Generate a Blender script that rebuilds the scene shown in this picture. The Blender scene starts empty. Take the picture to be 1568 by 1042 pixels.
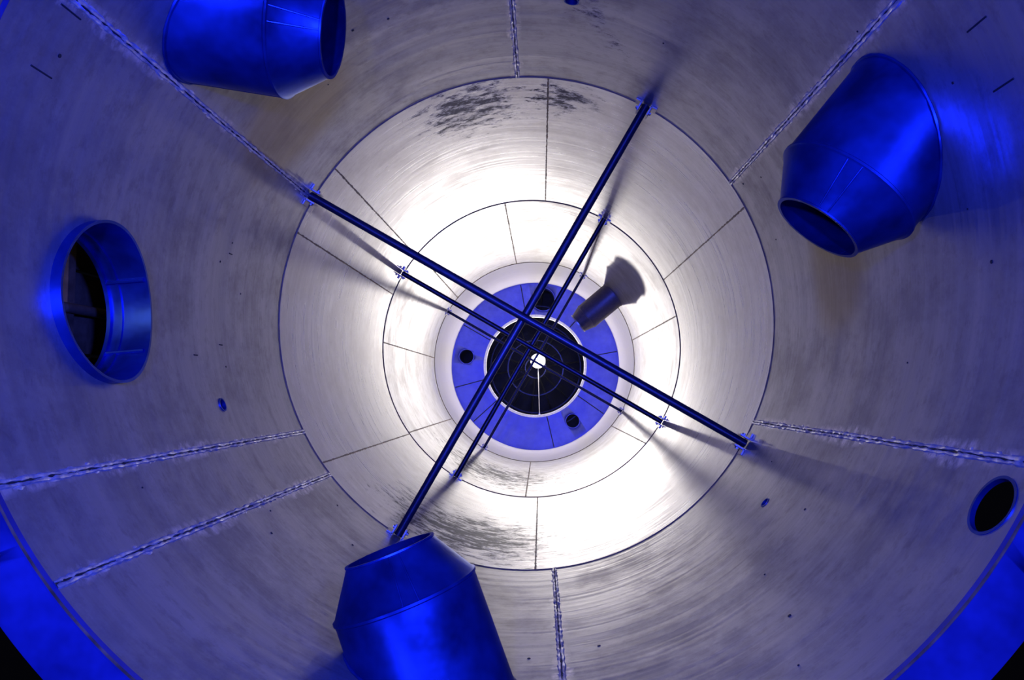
import bpy, bmesh, random
import numpy as np
from math import *
from mathutils import Vector, Matrix
random.seed(4)
R=2.0; ZC=18.541
zD,zC,zB,zA=15.856,12.314,8.146,3.074
F=1185.2483
def Rx(a): return np.array([[1,0,0],[0,cos(a),-sin(a)],[0,sin(a),cos(a)]])
def Ry(b): return np.array([[cos(b),0,sin(b)],[0,1,0],[-sin(b),0,cos(b)]])
Mc=Ry(0.0373)@Rx(0.0647); C0=(0.1384,-0.5779,ZC)
scene=bpy.context.scene
scene.view_settings.view_transform='Standard'
# ---------- materials
class NT:
    def __init__(s,name):
        s.m=bpy.data.materials.new(name); s.m.use_nodes=True; s.t=s.m.node_tree
        s.b=s.t.nodes['Principled BSDF']
    def n(s,typ,**k):
        x=s.t.nodes.new(typ)
        for a,v in k.items(): setattr(x,a,v)
        return x
    def l(s,a,b): s.t.links.new(a,b)
    def math(s,op,a,b=None,clamp=False):
        x=s.n('ShaderNodeMath',operation=op); x.use_clamp=clamp
        for i,v in enumerate((a,b)):
            if v is None: continue
            if isinstance(v,(int,float)): x.inputs[i].default_value=v
            else: s.l(v,x.inputs[i])
        return x.outputs[0]
    def mapr(s,v,a,b,c=0,d=1,smooth=False):
        x=s.n('ShaderNodeMapRange'); x.interpolation_type='SMOOTHSTEP' if smooth else 'LINEAR'
        s.l(v,x.inputs[0])
        for i,q in enumerate((a,b,c,d)): x.inputs[i+1].default_value=q
        return x.outputs[0]
    def noise(s,vec,scale=(1,1,1),sc=1,detail=4,rough=.6,dist=0):
        mp=s.n('ShaderNodeMapping'); s.l(vec,mp.inputs[0]); mp.inputs['Scale'].default_value=scale
        x=s.n('ShaderNodeTexNoise'); s.l(mp.outputs[0],x.inputs['Vector'])
        x.inputs['Scale'].default_value=sc; x.inputs['Detail'].default_value=detail; x.inputs['Roughness'].default_value=rough; x.inputs['Distortion'].default_value=dist
        return x.outputs[0]
    def mix(s,f,a,b):
        x=s.n('ShaderNodeMix',data_type='RGBA')
        if isinstance(f,(int,float)): x.inputs[0].default_value=f
        else: s.l(f,x.inputs[0])
        for i,v in ((6,a),(7,b)):
            if isinstance(v,tuple): x.inputs[i].default_value=(*v,1)
            else: s.l(v,x.inputs[i])
        return x.outputs[2]
    def bump(s,h,strength=.2,dist=.01):
        x=s.n('ShaderNodeBump'); x.inputs['Strength'].default_value=strength; x.inputs['Distance'].default_value=dist
        s.l(h,x.inputs['Height']); s.l(x.outputs[0],s.b.inputs['Normal'])
def simple(name,col,metal=0,rough=.5,nz=0.15,sc=20,bump=0):
    t=NT(name); o=t.n('ShaderNodeTexCoord').outputs['Object']
    f=t.noise(o,sc=sc,detail=3)
    t.l(t.mix(t.mapr(f,.3,.7),tuple(c*(1-nz) for c in col),tuple(min(1,c*(1+nz)) for c in col)),t.b.inputs['Base Color'])
    t.b.inputs['Metallic'].default_value=metal; t.l(t.mapr(f,.3,.7,rough*.85,rough*1.15),t.b.inputs['Roughness'])
    if bump: t.bump(f,bump,.02)
    return t.m
def pol(a,z,r=R): return (r*cos(radians(a)),r*sin(radians(a)),z)
SEAM_T=[91.4,-83.1,33.2,-24.5,-152.8,-141.1,150.2]
def wall_mat(name,seams,stains,brown,rb=.3,lo=.48,hi=.66,metal=.8,grime=.6,fg=.3,r0=.3,r1=.46):
    t=NT(name); o=t.n('ShaderNodeTexCoord').outputs['Object']
    ring=t.noise(o,(.35,.35,9),1,3,.65)
    ring2=t.noise(o,(.8,.8,45),1,2,.6)
    blot=t.noise(o,(1,1,.9),1.8,6,.72,.1)
    fine=t.noise(o,(1,1,1.6),9,4,.7)
    col=t.mix(t.mapr(ring,.3,.7),(lo,lo*.96,lo*.94),(hi,hi*.97,hi*.94))
    col=t.mix(t.mapr(blot,.45,.62,0,grime),col,(lo*.62,lo*.54,lo*.50))
    col=t.mix(t.mapr(fine,.52,.72,0,fg),col,(lo*.5,lo*.44,lo*.40))
    rough=t.math('ADD',t.mapr(ring2,.3,.7,r0,r1),t.mapr(blot,.45,.62,0,grime*.12))
    acc=None
    for a in seams:
        dt=t.n('ShaderNodeVectorMath',operation='DOT_PRODUCT'); t.l(o,dt.inputs[0]); dt.inputs[1].default_value=(cos(radians(a))/R,sin(radians(a))/R,0)
        acc=dt.outputs['Value'] if acc is None else t.math('MAXIMUM',acc,dt.outputs['Value'])
    keep=None
    if acc is not None:
        v=t.math('ADD',acc,t.math('MULTIPLY',t.math('SUBTRACT',blot,.52),.0030))
        m=t.mapr(v,cos(radians(1.7)),cos(radians(.6)))
        sc=t.math('MULTIPLY',m,t.mapr(fine,.42,.60,0,.8),True)
        col=t.mix(sc,col,(.8,.76,.72))
    for (a,z,rad,dens) in stains:
        v=t.n('ShaderNodeVectorMath',operation='SUBTRACT'); t.l(o,v.inputs[0]); v.inputs[1].default_value=pol(a,z)
        s2=t.n('ShaderNodeVectorMath',operation='MULTIPLY'); t.l(v.outputs[0],s2.inputs[0]); s2.inputs[1].default_value=(1/rad,1/rad,1/(rad*1.3))
        ln=t.n('ShaderNodeVectorMath',operation='LENGTH'); t.l(s2.outputs[0],ln.inputs[0])
        g=t.mapr(ln.outputs['Value'],0,1,.26,0,True)
        nn=t.noise(o,(1,1,1.8),5.5,6,.8)
        m=t.mapr(t.math('ADD',nn,g),dens,dens+.12,0,.9)
        m=t.math('MULTIPLY',m,t.mapr(ln.outputs['Value'],.8,1.0,1,0),True)
        col=t.mix(m,col,(.035,.026,.018))
        q=t.math('SUBTRACT',1,m); keep=q if keep is None else t.math('MULTIPLY',keep,q)
    for (a,z,rad) in brown:
        v=t.n('ShaderNodeVectorMath',operation='SUBTRACT'); t.l(o,v.inputs[0]); v.inputs[1].default_value=pol(a,z)
        ln=t.n('ShaderNodeVectorMath',operation='LENGTH'); t.l(v.outputs[0],ln.inputs[0])
        g=t.mapr(t.math('ADD',ln.outputs['Value'],t.math('MULTIPLY',t.math('SUBTRACT',blot,.5),.3)),rad*.5,rad,.7,0,True)
        col=t.mix(g,col,(.30,.23,.11))
    t.l(col,t.b.inputs['Base Color'])
    if keep is None: t.b.inputs['Metallic'].default_value=metal
    else:
        t.l(t.math('MULTIPLY',keep,metal),t.b.inputs['Metallic'])
        t.l(t.math('MULTIPLY',keep,.2),t.b.inputs['Specular IOR Level'])
    t.l(rough,t.b.inputs['Roughness'])
    t.bump(t.math('ADD',t.math('MULTIPLY',ring2,.5),ring),rb,.012)
    return t.m
M_blue=simple('blue_tinted_steel',(.016,.06,.32),.85,.37,.4,4,.16)  # bare steel; blue flash light is tinted into its base colour
M_bluefl=simple('blue_tinted_rim_steel',(.02,.035,.25),.4,.45,.3,5)  # blue light falling on the rim is put into its colour
M_floor=simple('floor_steel',(.10,.12,.60),.4,.45,.2,4)  # blue base colour stands in for flash light reaching the floor
M_rod=simple('dark_rod_steel',(.03,.03,.06),.6,.35)
M_weld=simple('weld_bead',(.8,.76,.72),.8,.4,.3,30)
M_rust=simple('joint_sealant',(.18,.11,.06),.3,.5,.5,12)
M_clip=simple('bracket_steel',(.7,.68,.68),.8,.35)
M_clipd=simple('brace_bracket_steel',(.38,.35,.34),.8,.4)
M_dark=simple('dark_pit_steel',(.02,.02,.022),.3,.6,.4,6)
M_gr=simple('grey_stub_steel',(.22,.19,.19),.4,.45)
M_black=simple('black_gap',(.01,.01,.012),0,.6)
def emis(name,c,s):
    t=NT(name); t.b.inputs['Emission Color'].default_value=(*c,1); t.b.inputs['Emission Strength'].default_value=s; return t.m
M_bulb=emis('lamp_glow',(1,.97,.9),15)
# ---------- mesh helpers
def obj(name,bm,mats,smooth=True,parent=None,ang=35):
    bmesh.ops.recalc_face_normals(bm,faces=bm.faces)
    for e in bm.edges:
        if len(e.link_faces)==2 and e.calc_face_angle(0)>radians(ang): e.smooth=False
    for f in bm.faces: f.smooth=smooth
    me=bpy.data.meshes.new(name); bm.to_mesh(me); bm.free()
    for m in (mats if isinstance(mats,(list,tuple)) else [mats]): me.materials.append(m)
    ob=bpy.data.objects.new(name,me); scene.collection.objects.link(ob)
    if parent: ob.parent=parent
    return ob
def lathe(bm,prof,M=Matrix(),seg=64,closed=False,mi=0,jit=0):
    rows=[]
    for (x,r) in prof:
        rows.append([bm.verts.new(M@Vector((x,(r+random.uniform(-jit,jit))*cos(2*pi*i/seg),(r)*sin(2*pi*i/seg)))) for i in range(seg)])
    n=len(rows)
    for k in range(n if closed else n-1):
        a,b=rows[k],rows[(k+1)%n]
        for i in range(seg):
            f=bm.faces.new((a[i],a[(i+1)%seg],b[(i+1)%seg],b[i])); f.material_index=mi
    return rows
def axis_M(p,d):
    d=Vector(d).normalized(); up=Vector((0,0,1)) if abs(d.z)<.9 else Vector((0,1,0))
    y=up.cross(d).normalized(); z=d.cross(y)
    M=Matrix((d,y,z)).transposed().to_4x4(); M.translation=Vector(p); return M
def rod(bm,p,q,r,seg=16,mi=0):
    p,q=Vector(p),Vector(q); L=(q-p).length; rows=lathe(bm,[(0,r),(L,r)],axis_M(p,q-p),seg,mi=mi)
    for rw in rows: bm.faces.new(rw).material_index=mi
def box(bm,M,sx,sy,sz,mi=0):
    r=bmesh.ops.create_cube(bm,size=1,matrix=M@Matrix.Diagonal((sx,sy,sz,1)))
    for v in r['verts']:
        for f in v.link_faces: f.material_index=mi
VZ=axis_M((0,0,0),(0,0,1))
def cut(ob,cutters):
    for c in cutters:
        md=ob.modifiers.new('b','BOOLEAN'); md.object=c; md.operation='DIFFERENCE'; md.solver='EXACT'
    dg=bpy.context.evaluated_depsgraph_get(); dg.update()
    me=bpy.data.meshes.new_from_object(ob.evaluated_get(dg)); ob.modifiers.clear(); ob.data=me
    for c in cutters: bpy.data.objects.remove(c)
def shell(name,z0,z1,mat,holes=(),n=14,seg=256):
    bm=bmesh.new()
    zs=[z0+(z1-z0)*i/n for i in range(n+1)]
    lathe(bm,[(z,R) for z in zs]+[(z,R+.02) for z in reversed(zs)],VZ,seg,True)
    ob=obj(name,bm,mat)
    cs=[]
    for (a,z,r) in holes:
        b=bmesh.new(); rod(b,pol(a,z,R-.4),pol(a,z,R+.3),r,64); cs.append(obj('c',b,mat))
    if cs:
        cut(ob,cs)
        me=ob.data; nrm=[None]*len(me.loops)
        for p in me.polygons:
            c=p.center; rr=hypot(c.x,c.y); rad=Vector((c.x/rr,c.y/rr,0)); s=p.normal.dot(rad)
            for li in p.loop_indices:
                v=me.vertices[me.loops[li].vertex_index].co; h=hypot(v.x,v.y)
                if abs(s)>.97: nrm[li]=(v.x/h*(1 if s>0 else -1),v.y/h*(1 if s>0 else -1),0)
                else: nrm[li]=tuple(p.normal)
        me.normals_split_custom_set(nrm)
    return ob
# ---------- features
MH=(-175.5,14.88,.395)
H2=(-29.6,15.70,.118)
H3=(-160.4,13.68,.045)
H4=(-39.8,13.59,.035)
H5=(80.0,13.66,.05)
W_top=wall_mat('stainless_wall_top',SEAM_T,[(76,13.47,.45,.74),(70,13.1,.3,.74)],[(140.3,13.44,.65),(5.5,13.65,.55)],.08,.34,.43,.78,.5,.4,.3,.44)
W_up=wall_mat('stainless_wall_upper',[],[(104.1,11.8,1.0,.66),(80.6,11.91,.6,.67),(-105.2,11.2,1.5,.62)],[],.12,.46,.58,.82,.3,.2,.25,.37)
W_lo=wall_mat('stainless_wall_lower',[],[(-106.9,6.2,2.2,.65)],[],.15,.48,.6,.6,.45,.3,.28,.4)
W_bo=wall_mat('stainless_wall_bottom',[],[],[],.15,.9,.95,.0,.05,.05)  # same steel, base colour whitened to imitate the lamp's glow here
shell('wall_top',zC,zD,W_top,[MH,H2,H3,H4,H5])
shell('wall_upper',zB,zC,W_up)
shell('wall_lower',zA,zB,W_lo)
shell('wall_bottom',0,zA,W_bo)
# joints
bm=bmesh.new()
for z,r in ((zC,.0058),(zB,.009),(zA,.010)):
    lathe(bm,[(z-r*1.2,R+.001),(z-r*.5,R-r),(z+r*.5,R-r),(z+r*1.2,R+.001)],VZ,256,jit=.001)
obj('trim_1',bm,M_rust)
# rim flange
bm=bmesh.new(); lathe(bm,[(zD,R-.002),(zD+.03,R-.002),(zD+.03,2.215),(zD,2.215)],VZ,256,True)
fl=obj('rim_flange',bm,M_bluefl)
cs=[]
for i in range(16):
    b=bmesh.new(); a=11+i*22.5; rod(b,pol(a,zD-.1,2.11),pol(a,zD+.1,2.11),.016,20); cs.append(obj('c',b,M_bluefl))
cut(fl,cs)
bm=bmesh.new(); lathe(bm,[(zD+.03,R-.004),(zD+.036,R-.002),(zD+.036,R+.003),(zD+.03,R+.005)],VZ,256,jit=.001)
obj('trim_2',bm,M_rust)
# vertical welds
def seam(bm,a,z0,z1,w=.012,h=.007,lump=.0):
    n=int((z1-z0)/.025); prev=None
    for i in range(n+1):
        z=z0+(z1-z0)*i/n; jw=w*random.uniform(.6,1.5); jh=h*random.uniform(.5,1.6); ja=random.uniform(-.12,.12)
        row=[]
        for k,(u,v) in enumerate(((-1,-.001),(-.6,.8),(0,1),(.6,.8),(1,-.001))):
            aa=radians(a+ja*.5)+u*jw/R; r=R-v*jh
            row.append(bm.verts.new((r*cos(aa),r*sin(aa),z)))
        if prev:
            for k in range(4): bm.faces.new((prev[k],prev[k+1],row[k+1],row[k]))
        prev=row
bm=bmesh.new()
for a in SEAM_T:
    seam(bm,a+.28,zC,zD,.009,.009); seam(bm,a-.28,zC,zD,.009,.009)
    for i in range(34):
        z=random.uniform(zC+.05,zD-.05); aa=a+random.choice((-1,1))*random.uniform(.3,.8)
        M=axis_M(pol(aa,z),pol(aa,0,-1))@Matrix.Diagonal((.35,random.uniform(.6,1.2),random.uniform(1.2,5),1))
        bmesh.ops.create_icosphere(bm,subdivisions=1,radius=.008,matrix=M)
obj('trim_3',bm,M_weld)
bm=bmesh.new()
for a in (84.1,141.2,26.7,-144.4,-87.4,158.9): seam(bm,a,zB,zC,.007,.003)
for a in (12,60,100,140,178,215,268,320): seam(bm,a,zA,zB,.009,.003)
obj('trim_6',bm,M_rust)
bm=bmesh.new()
for a in SEAM_T: seam(bm,a,zC,zD,.006,.005)
for a,z in ((159.4,15.57),(24.5,15.58),(17.1,15.58),(151.6,15.57),(-172,13.5),(-169.5,13.9),(170,13.4)):
    s=.13 if z>15 else .05
    rod(bm,pol(a,z-s/2,R-.001),pol(a,z+s/2,R-.001),.004,8)
for i in range(40):
    a=random.uniform(0,360); z=random.uniform(zC+.2,zD-.2); rod(bm,pol(a,z,R-.003),pol(a,z,R+.004),random.uniform(.004,.009),10)
obj('trim_4',bm,M_black)
# nozzles
def nozzle(name,S,d,rs,rt,L,back,mat,tipmat=None):
    bm=bmesh.new(); M=axis_M(S,d)
    t=.01
    lathe(bm,[(-back,rs),(-.012,rs),(-.006,rs+.007),(.006,rs+.007),(.012,rs-.004),
      (L-.012,rt+.004),(L-.008,rt+.008),(L,rt+.007),(L,rt-t),(0,rs-t),(-back,rs-t)],M,72,True,jit=0)
    for an,x0,x1,r0,r1 in ((100,.01,L-.01,rs,rt),(112,.01,L-.01,rs,rt),(250,.01,L-.01,rs,rt),(200,-back,-.01,rs,rs),(330,.01,L-.01,rs,rt)):
        c,s=cos(radians(an)),sin(radians(an))
        rod(bm,M@Vector((x0,c*(r0-.002),s*(r0-.002))),M@Vector((x1,c*(r1-.001),s*(r1-.001))),.005,8)
    # fillet weld where pipe meets the shell
    n=72; P=[]
    for i in range(n):
        th=2*pi*i/n; p=M@Vector((0,rs*cos(th),rs*sin(th))); dv=(M.to_3x3()@Vector((-1,0,0)))
        a=dv.x**2+dv.y**2; b=2*(p.x*dv.x+p.y*dv.y); c=p.x**2+p.y**2-(R-.004)**2
        tt=(-b+sqrt(max(0,b*b-4*a*c)))/(2*a); P.append(p+dv*tt)
    rings=[]
    for i in range(n):
        T=(P[(i+1)%n]-P[i-1]).normalized(); A=axis_M(P[i],T); rr=.011*random.uniform(.8,1.2)
        rings.append([bm.verts.new(A@Vector((0,rr*cos(k*pi/4),rr*sin(k*pi/4)))) for k in range(8)])
    for i in range(n):
        a,b=rings[i],rings[(i+1)%n]
        off=min(range(8),key=lambda o:sum((a[k].co-b[(k+o)%8].co).length for k in range(8)))
        for k in range(8): bm.faces.new((a[k],a[(k+1)%8],b[(k+1+off)%8],b[(k+off)%8]))
    if tipmat: lathe(bm,[(L-.015,rt+.016),(L+.008,rt+.018),(L+.008,rt-t-.004),(L-.015,rt-t-.004)],M,48,True,mi=1)
    return obj(name,bm,[mat,tipmat] if tipmat else mat)
for k,(x,y) in enumerate(((1.637,.393),(-1.140,1.281),(-.521,-1.569))):
    ph=.214+k*2*pi/3; an=ph+pi+.6708; be=.0301; s=1.06
    nozzle('inlet_nozzle' if k==0 else 'inlet_nozzle.%03d'%k,(x,y,ZC-3.5866*s),(cos(an)*cos(be),sin(an)*cos(be),-sin(be)),.3344*s,.2076*s,.2151*s,1.2,M_blue)
S=pol(39.5,3.5,1.34); dd=Vector(pol(39.5,0,-1)); dd.z=-.1
nozzle('outlet_nozzle',S,dd,.26,.19,.22,.8,M_gr,M_clip)
# manhole collars
def collar(name,a,z,r,prot,ln,mat,t=.014,lip=0):
    bm=bmesh.new(); seg=72; ca,sa=cos(radians(a)),sin(radians(a))
    prof=[(0,r+t),(0,r),(1,r),(1,r+t)]
    if lip: prof=[(0,r+t),(0,r),(3,r),(3,r-.01),(4,r-.01),(4,r),(1,r),(1,r-lip),(2,r-lip),(2,r+t)]
    rows=[]
    for e,rr in prof:
        row=[]
        for i in range(seg):
            y=rr*cos(2*pi*i/seg); zz=rr*sin(2*pi*i/seg)
            x=(sqrt(R*R-y*y)-prot) if e==0 else R+ln+{1:0,2:.02,3:-.06,4:-.045}[e]
            row.append(bm.verts.new((x*ca-y*sa,x*sa+y*ca,z+zz)))
        rows.append(row)
    for k in range(len(rows)):
        A,B=rows[k],rows[(k+1)%len(rows)]
        for i in range(seg): bm.faces.new((A[i],A[(i+1)%seg],B[(i+1)%seg],B[i]))
    if lip:  # stiffener bars inside the collar
        for th in (35,-25):
            y=r*sin(radians(th)); zz=-r*cos(radians(th))*.985
            def W(x,y,z2): return (x*ca-y*sa,x*sa+y*ca,z+z2)
            rod(bm,W(R-.04,y,zz),W(R+ln,y,zz),.012,8)
    return obj(name,bm,mat)
mhc=collar('manhole_collar',MH[0],MH[1],MH[2]-.014,.05,.16,M_blue,.014,.02)
collar('port_collar',H2[0],H2[1],H2[2]-.012,.004,.015,M_blue,.012)
collar('port_collar.001',H3[0],H3[1],H3[2]-.008,.006,.03,M_blue,.008)
collar('port_collar.002',H4[0],H4[1],H4[2]-.006,.004,.015,M_blue,.006)
collar('port_collar.003',H5[0],H5[1],H5[2]-.008,.03,.12,M_blue,.008)
# scaffold seen through the manhole
M_sc=simple('scaffold_brown',(.26,.2,.13),.2,.6,.4,8)
bm=bmesh.new()
cx=-2.75
for i in range(6): box(bm,Matrix.Translation((cx,-.75+i*.26,14.4)),.03,.24,1.9)
box(bm,Matrix.Translation((cx+.08,-.25,14.9)),.08,2.0,.07); box(bm,Matrix.Translation((cx+.08,-.25,14.1)),.08,2.0,.07)
for y in (-.7,-.1,.45): rod(bm,(cx+.15,y,13.4),(cx+.15,y,15.4),.03,12)
obj('outer_platform_screen',bm,M_sc,parent=mhc)
# cross braces
for lv,(z,r) in enumerate(((zC+.05,.033),(zB+.05,.032),(zA+.05,.026))):
    e=bpy.data.objects.new('cross_brace' if lv==0 else 'cross_brace.%03d'%lv,None); scene.collection.objects.link(e)
    for j,(a,dz) in enumerate(((60,0),(150,.065))):
        bm=bmesh.new(); rod(bm,pol(a,z+dz,R-.01),pol(a,z+dz,-(R-.01)),r,20); obj('rod_%d'%(j+1),bm,M_rod,parent=e)
        bm=bmesh.new()
        for sg in (1,-1):
            M=axis_M(pol(a,z+dz,sg*(R-.045)),pol(a,0,sg))
            for s in (-1,1):
                box(bm,M@Matrix.Translation((0,s*(r+.012),0)),.09,.012,.10)
                box(bm,M@Matrix.Translation((.035,s*(r+.035),0)),.012,.05,.10)
                rod(bm,M@Vector((-.01,s*(r+.018),0)),M@Vector((-.01,s*(r+.035),0)),.014,6)
        obj('clips_%d'%(j+1),bm,M_clipd,parent=e)
# floor
FH=((-1.65,.23,.17),(.89,-1.31,.16),(.2,1.6,.27))
bm=bmesh.new(); lathe(bm,[(-.04,1.19),(0,1.19),(0,1.5),(0,R+.02),(-.04,R+.02)],VZ,160,True)
fo=obj('floor',bm,M_floor); cs=[]
for x,y,r in FH:
    b=bmesh.new(); rod(b,(x,y,-.3),(x,y,.3),r,40); cs.append(obj('c',b,M_dark))
cut(fo,cs)
bm=bmesh.new()
for x,y,r in FH:
    lathe(bm,[(-.3,r),(.02,r),(.02,r+.012),(-.3,r+.012)],axis_M((x,y,0),(0,0,1)),40,True)
obj('floor_port_rings',bm,M_floor)
bm=bmesh.new()
for a in (100,48,10,195,222,283,325,150): rod(bm,pol(a,.001,1.23),pol(a,.001,1.98),.011,6)
obj('trim_5',bm,M_black)
bm=bmesh.new(); lathe(bm,[(-.05,1.17),(.12,1.17),(.12,1.225),(0,1.225)],VZ,160,True)
obj('hole_lip',bm,simple('lip_steel',(.9,.89,.87),.1,.5))
# pit
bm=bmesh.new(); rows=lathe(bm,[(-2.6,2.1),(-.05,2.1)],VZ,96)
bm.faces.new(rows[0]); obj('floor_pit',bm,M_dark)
bm=bmesh.new()
for i in range(14):
    a=i*360/14+8; rod(bm,pol(a,-1.6,.25),pol(a,-1.6,2.08),.018,8)
for r in (.25,.7,1.15,1.6): lathe(bm,[(-1.6,r),(-1.57,r),(-1.57,r+.03),(-1.6,r+.03)],VZ,96,True)
obj('pit_grating',bm,simple('grating_steel',(.05,.05,.055),.7,.4))
# lamp
lx,ly=.07,.12
e=bpy.data.objects.new('work_lamp',None); scene.collection.objects.link(e)
bm=bmesh.new(); lathe(bm,[(-.12,.02),(-.11,.08),(.0,.18),(.005,.172),(-.10,.06)],axis_M((lx,ly,0),(0,0,1)),32); obj('reflector',bm,M_clip,parent=e)  # dish added under the bulb to keep its light out of the pit
bm=bmesh.new(); bmesh.ops.create_uvsphere(bm,u_segments=20,v_segments=12,radius=.14,matrix=Matrix.Translation((lx,ly,-.04))); obj('bulb',bm,M_bulb,parent=e)
bm=bmesh.new(); rod(bm,(lx,ly-.05,-.10),(.1,-1.15,-.02),.012,8)
rod(bm,(.1,-1.15,-.045),(.1,-1.15,.03),.02,12)
obj('arm',bm,M_clip,parent=e)
# ---------- lights
def light(name,typ,loc,col,en,rad=.05,tgt=None,ang=None,blend=.5):
    l=bpy.data.lights.new(name,typ); l.energy=en; l.color=col; l.shadow_soft_size=rad
    o=bpy.data.objects.new(name,l); o.location=loc; scene.collection.objects.link(o)
    if tgt: o.rotation_euler=(Vector(tgt)-Vector(loc)).to_track_quat('-Z','Y').to_euler()
    if ang: l.spot_size=radians(ang); l.spot_blend=blend
    return o
WH=(1,.94,.88)
light('lamp_white','POINT',(lx,ly,.17),WH,88,.04)
light('fill_white_beam','SPOT',(lx,ly,.2),WH,48,.05,(0,0,20),50,1)  # added fill spot at the lamp, lifts the walls further up
BL=(.045,.075,1)
light('flash_blue_left','SPOT',(-.5,-.1,18.9),BL,1250,.08,(-.9,0,10),110,.6)
light('flash_blue_right','SPOT',(.8,-.3,18.9),BL,760,.08,(.9,0,10),110,.6)
light('fill_blue_side','SPOT',(1.3,.3,17.4),BL,420,.1,(-2,0,14.6),90,.8)  # added fill out of view, turns the left wall bluer
light('flash_blue_far','SPOT',(.15,-.6,18.9),BL,560,.05,(0,0,0),22,.5)
light('fill_warm_outside','POINT',(-2.45,.1,15.5),(1,.8,.55),5,.05)  # added warm fill, brightens the brown panels behind the manhole
w=bpy.data.worlds.new('w'); scene.world=w; w.use_nodes=True; w.node_tree.nodes['Background'].inputs[0].default_value=(.001,.001,.002,1)
cam=bpy.data.cameras.new('camera'); co=bpy.data.objects.new('camera',cam); scene.collection.objects.link(co); scene.camera=co
m4=Matrix([list(map(float,r))+[0] for r in Mc]+[[0,0,0,1]]); m4.translation=Vector(C0); co.matrix_world=m4
cam.lens=36*F/1568; cam.sensor_width=36; cam.clip_end=200; cam.clip_start=.02
